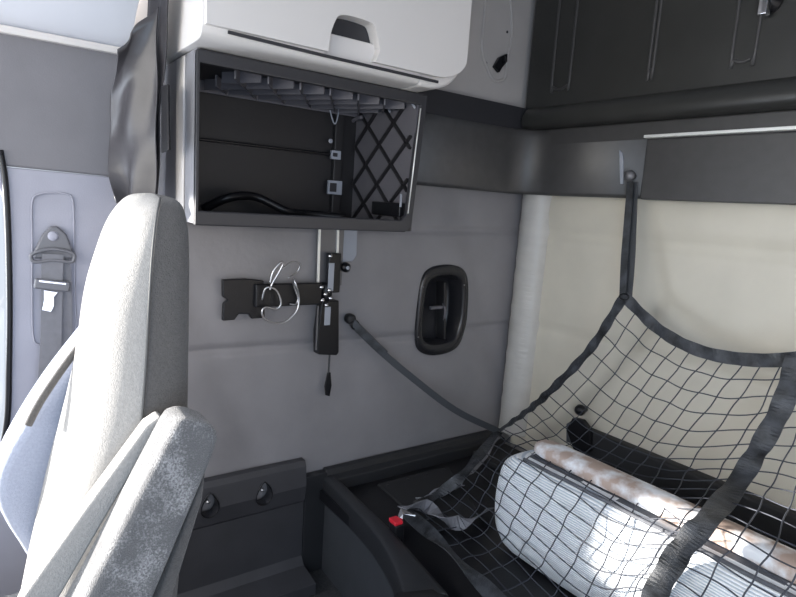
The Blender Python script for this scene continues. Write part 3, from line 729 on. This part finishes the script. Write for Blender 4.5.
ribbon(lambda s: S(0, s*(NR-1)*.5)+V((-.004,-.004,0)), .036, 60, side=lambda s: V((.8,-.1+.08*math.sin(s*60),.5)))
ribbon(lambda s: S(0, (NR-1)*(.5+.5*s))+V((-.004,-.004,.002)), .036, 40, side=lambda s: V((.9,.3,.3*math.sin(s*20))))
ribbon(lambda s: S(4, s*(NR-1))+V((0,-.008,.006)), .050, 110, name='centre_webbing', side=lambda s: V((.85,.2*math.sin(s*70),.15*math.cos(s*50))))
ribbon(lambda s: S(s*(NC-1), NR-1)+V((0,0,.003)), .042, 70, name='lower_webbing', side=lambda s: V((.25*math.sin(s*30),1,.6*math.sin(s*24))))
# hanging strap: two plies from the band hook
sp = t
for dx, dy, nm in ((-.007,-.004,'hanging_strap'),(.009,.010,'hanging_strap')):
    a = P(632,182,'y',1.735)+V((dx*.3,dy,0)); b = P(629,230,'y',1.72)+V((dx*.8,dy,0)); c_ = P(627,262,'y',1.695)+V((dx,dy,0)); d_ = T0+V((dx*.6,dy,-.004))
    link(nm, sweep(bmesh.new(), catmull([a,b,c_,d_],5), flat(.024,.003), side=V((1,0,0))), 'webg' if dx > 0 else 'web', t)
link('strap_ring', tube([T0+V((.016*math.cos(a_*.524), -.006, .004+.010*math.sin(a_*.524))) for a_ in range(12)], .003, 6, closed=True), 'black', t, smooth=True)
# far end of the net, outside the frame: edge webbing and its own hanging strap
ribbon(lambda s: S(NC-1, s*(NR-1)), .036, 60, side=V((1,0,.2)))
e0 = S(NC-1, 0)
link('hanging_strap', sweep(bmesh.new(), [e0, V((e0.x+.03,1.70,1.35)), V((e0.x+.04,1.74,1.50))], flat(.026,.003), side=V((1,0,0))), 'web', t)
# loose folded ends of webbing lying on the bunk
def rib2(pts, w, mt_='belt', nm='loose_webbing'):
    p3 = catmull([P(*q) for q in pts], 6)
    link(nm, sweep(bmesh.new(), p3, flat(w,.003), side=lambda s: V((.5,.7,.7*math.sin(s*9)))), mt_, t, smooth=False)
rib2([(498,436,'z',.46),(486,452,'z',.44),(470,470,'z',.42),(458,484,'z',.40)], .034)
rib2([(402,508,'z',.425),(425,506,'z',.41),(448,522,'z',.40),(470,520,'z',.40),(492,508,'z',.395)], .045)
rib2([(418,500,'z',.39),(440,492,'z',.395),(462,486,'z',.39)], .03)

# tether strap from wall anchor to the net corner
an = P(348,318,'x',.0)
t2 = thing('tether_strap', an, 'black tether strap running from a wall anchor down to the net corner', 'strap')
link('anchor_knob', lathe(P(348,318,'x',.0), (1,0,0), [(.016,0),(.018,.008),(.018,.022),(.013,.03),(.008,.032)]), 'blackm', t2, smooth=True)
Lc = S(0, 4)
a0 = P(352,322,'x',.03)
pts = catmull([a0, P(375,346,'x',.06), P(410,376,'x',.11), P(455,410,'x',.17), Lc+V((-.01,0,.0))], 6)
link('strap', sweep(bmesh.new(), pts, flat(.024,.003), side=V((.3,.3,1))), 'webg', t2)
pts = catmull([a0, P(363,333,'x',.045), P(385,354,'x',.075)], 6)
link('adjuster', sweep(bmesh.new(), pts, flat(.028,.009), side=V((.3,.3,1))), 'web', t2, bevel=.002)
link('end_ring', tube([P(355,325,'x',.034)+V((.0, .014*math.cos(a_*.524), .014*math.sin(a_*.524))) for a_ in range(12)], .0035, 6, closed=True), 'black', t2, smooth=True)

# ball stud that carries the hanging strap
t3 = thing('strap_stud', hkp, 'dark ball stud on the back band holding up the net strap', 'stud')
link('ball', lathe(V((hkp.x,1.756,hkp.z)), (0,-1,0), [(.010,0),(.009,.006),(.012,.010),(.017,.016),(.019,.024),(.016,.032),(.009,.037),(.002,.039)]), 'greymetal', t3, smooth=True)
link('backing_clip', PR([P(*q,'y',1.756) for q in ((620,150),(623,153),(624,162),(624,184),(621,184))], (0,-.006,0)), 'clip', t3, bevel=.001)

# second stud and buckle low on the back wall
q = P(580,410,'y',1.79)
t4 = thing('lower_strap_stud', (q.x,1.79,.59), 'black knob with folded strap low on the back wall behind the net', 'stud')
link('ball', lathe(V((q.x,1.82,q.z)), (0,-1,0), [(.012,0),(.012,.01),(.018,.018),(.021,.030),(.016,.042),(.006,.047)]), 'black', t4, smooth=True)
link('strap_fold', PR([P(*g,'y',1.775) for g in ((572,418),(582,420),(590,430),(590,452),(574,452),(566,430))], (0,.02,0)), 'black', t4, bevel=.003)
link('strap_loop', PR([P(*g,'y',1.79) for g in ((566,424),(575,418),(577,445),(566,442))], (0,.02,0)), 'gap', t4, bevel=.003)

# ================================================================ LIGHT
w = D.worlds.new('world'); bpy.context.scene.world = w; w.use_nodes = True
bg = w.node_tree.nodes['Background']; bg.inputs[0].default_value = (.80,.88,1,1); bg.inputs[1].default_value = .5
def area(name, loc, aim, sx, sy, e, col):
    l = D.lights.new(name, 'AREA'); l.shape = 'RECTANGLE'; l.size = sx; l.size_y = sy; l.energy = e; l.color = col
    o = D.objects.new(name, l); C.objects.link(o); o.location = loc
    o.rotation_euler = (V(aim)-V(loc)).to_track_quat('-Z', 'Y').to_euler(); return o
area('windscreen_daylight', (1.2,-1.3,1.45), (1.1,1.0,1.3), 1.9, .7, 15, (1,.955,.87))
area('passenger_door_daylight', (2.32,-.3,1.15), (.6,1.0,.7), .8, 1.0, 7, (.60,.78,1))
area('driver_window_daylight', (-.12,-.45,1.1), (.7,.2,1.0), .7, .6, 8, (.80,.88,1))
sn = D.lights.new('sun', 'SUN'); sn.energy = 11; sn.angle = math.radians(3); sn.color = (1,.95,.88)
so = D.objects.new('sun', sn); C.objects.link(so); so.rotation_euler = V((.60,.72,-.08)).to_track_quat('-Z','Y').to_euler()

sc = bpy.context.scene
sc.view_settings.view_transform = 'Standard'; sc.view_settings.look = 'None'; sc.view_settings.gamma = 1
sc.view_settings.use_curve_mapping = False; sc.view_settings.exposure = 0.95
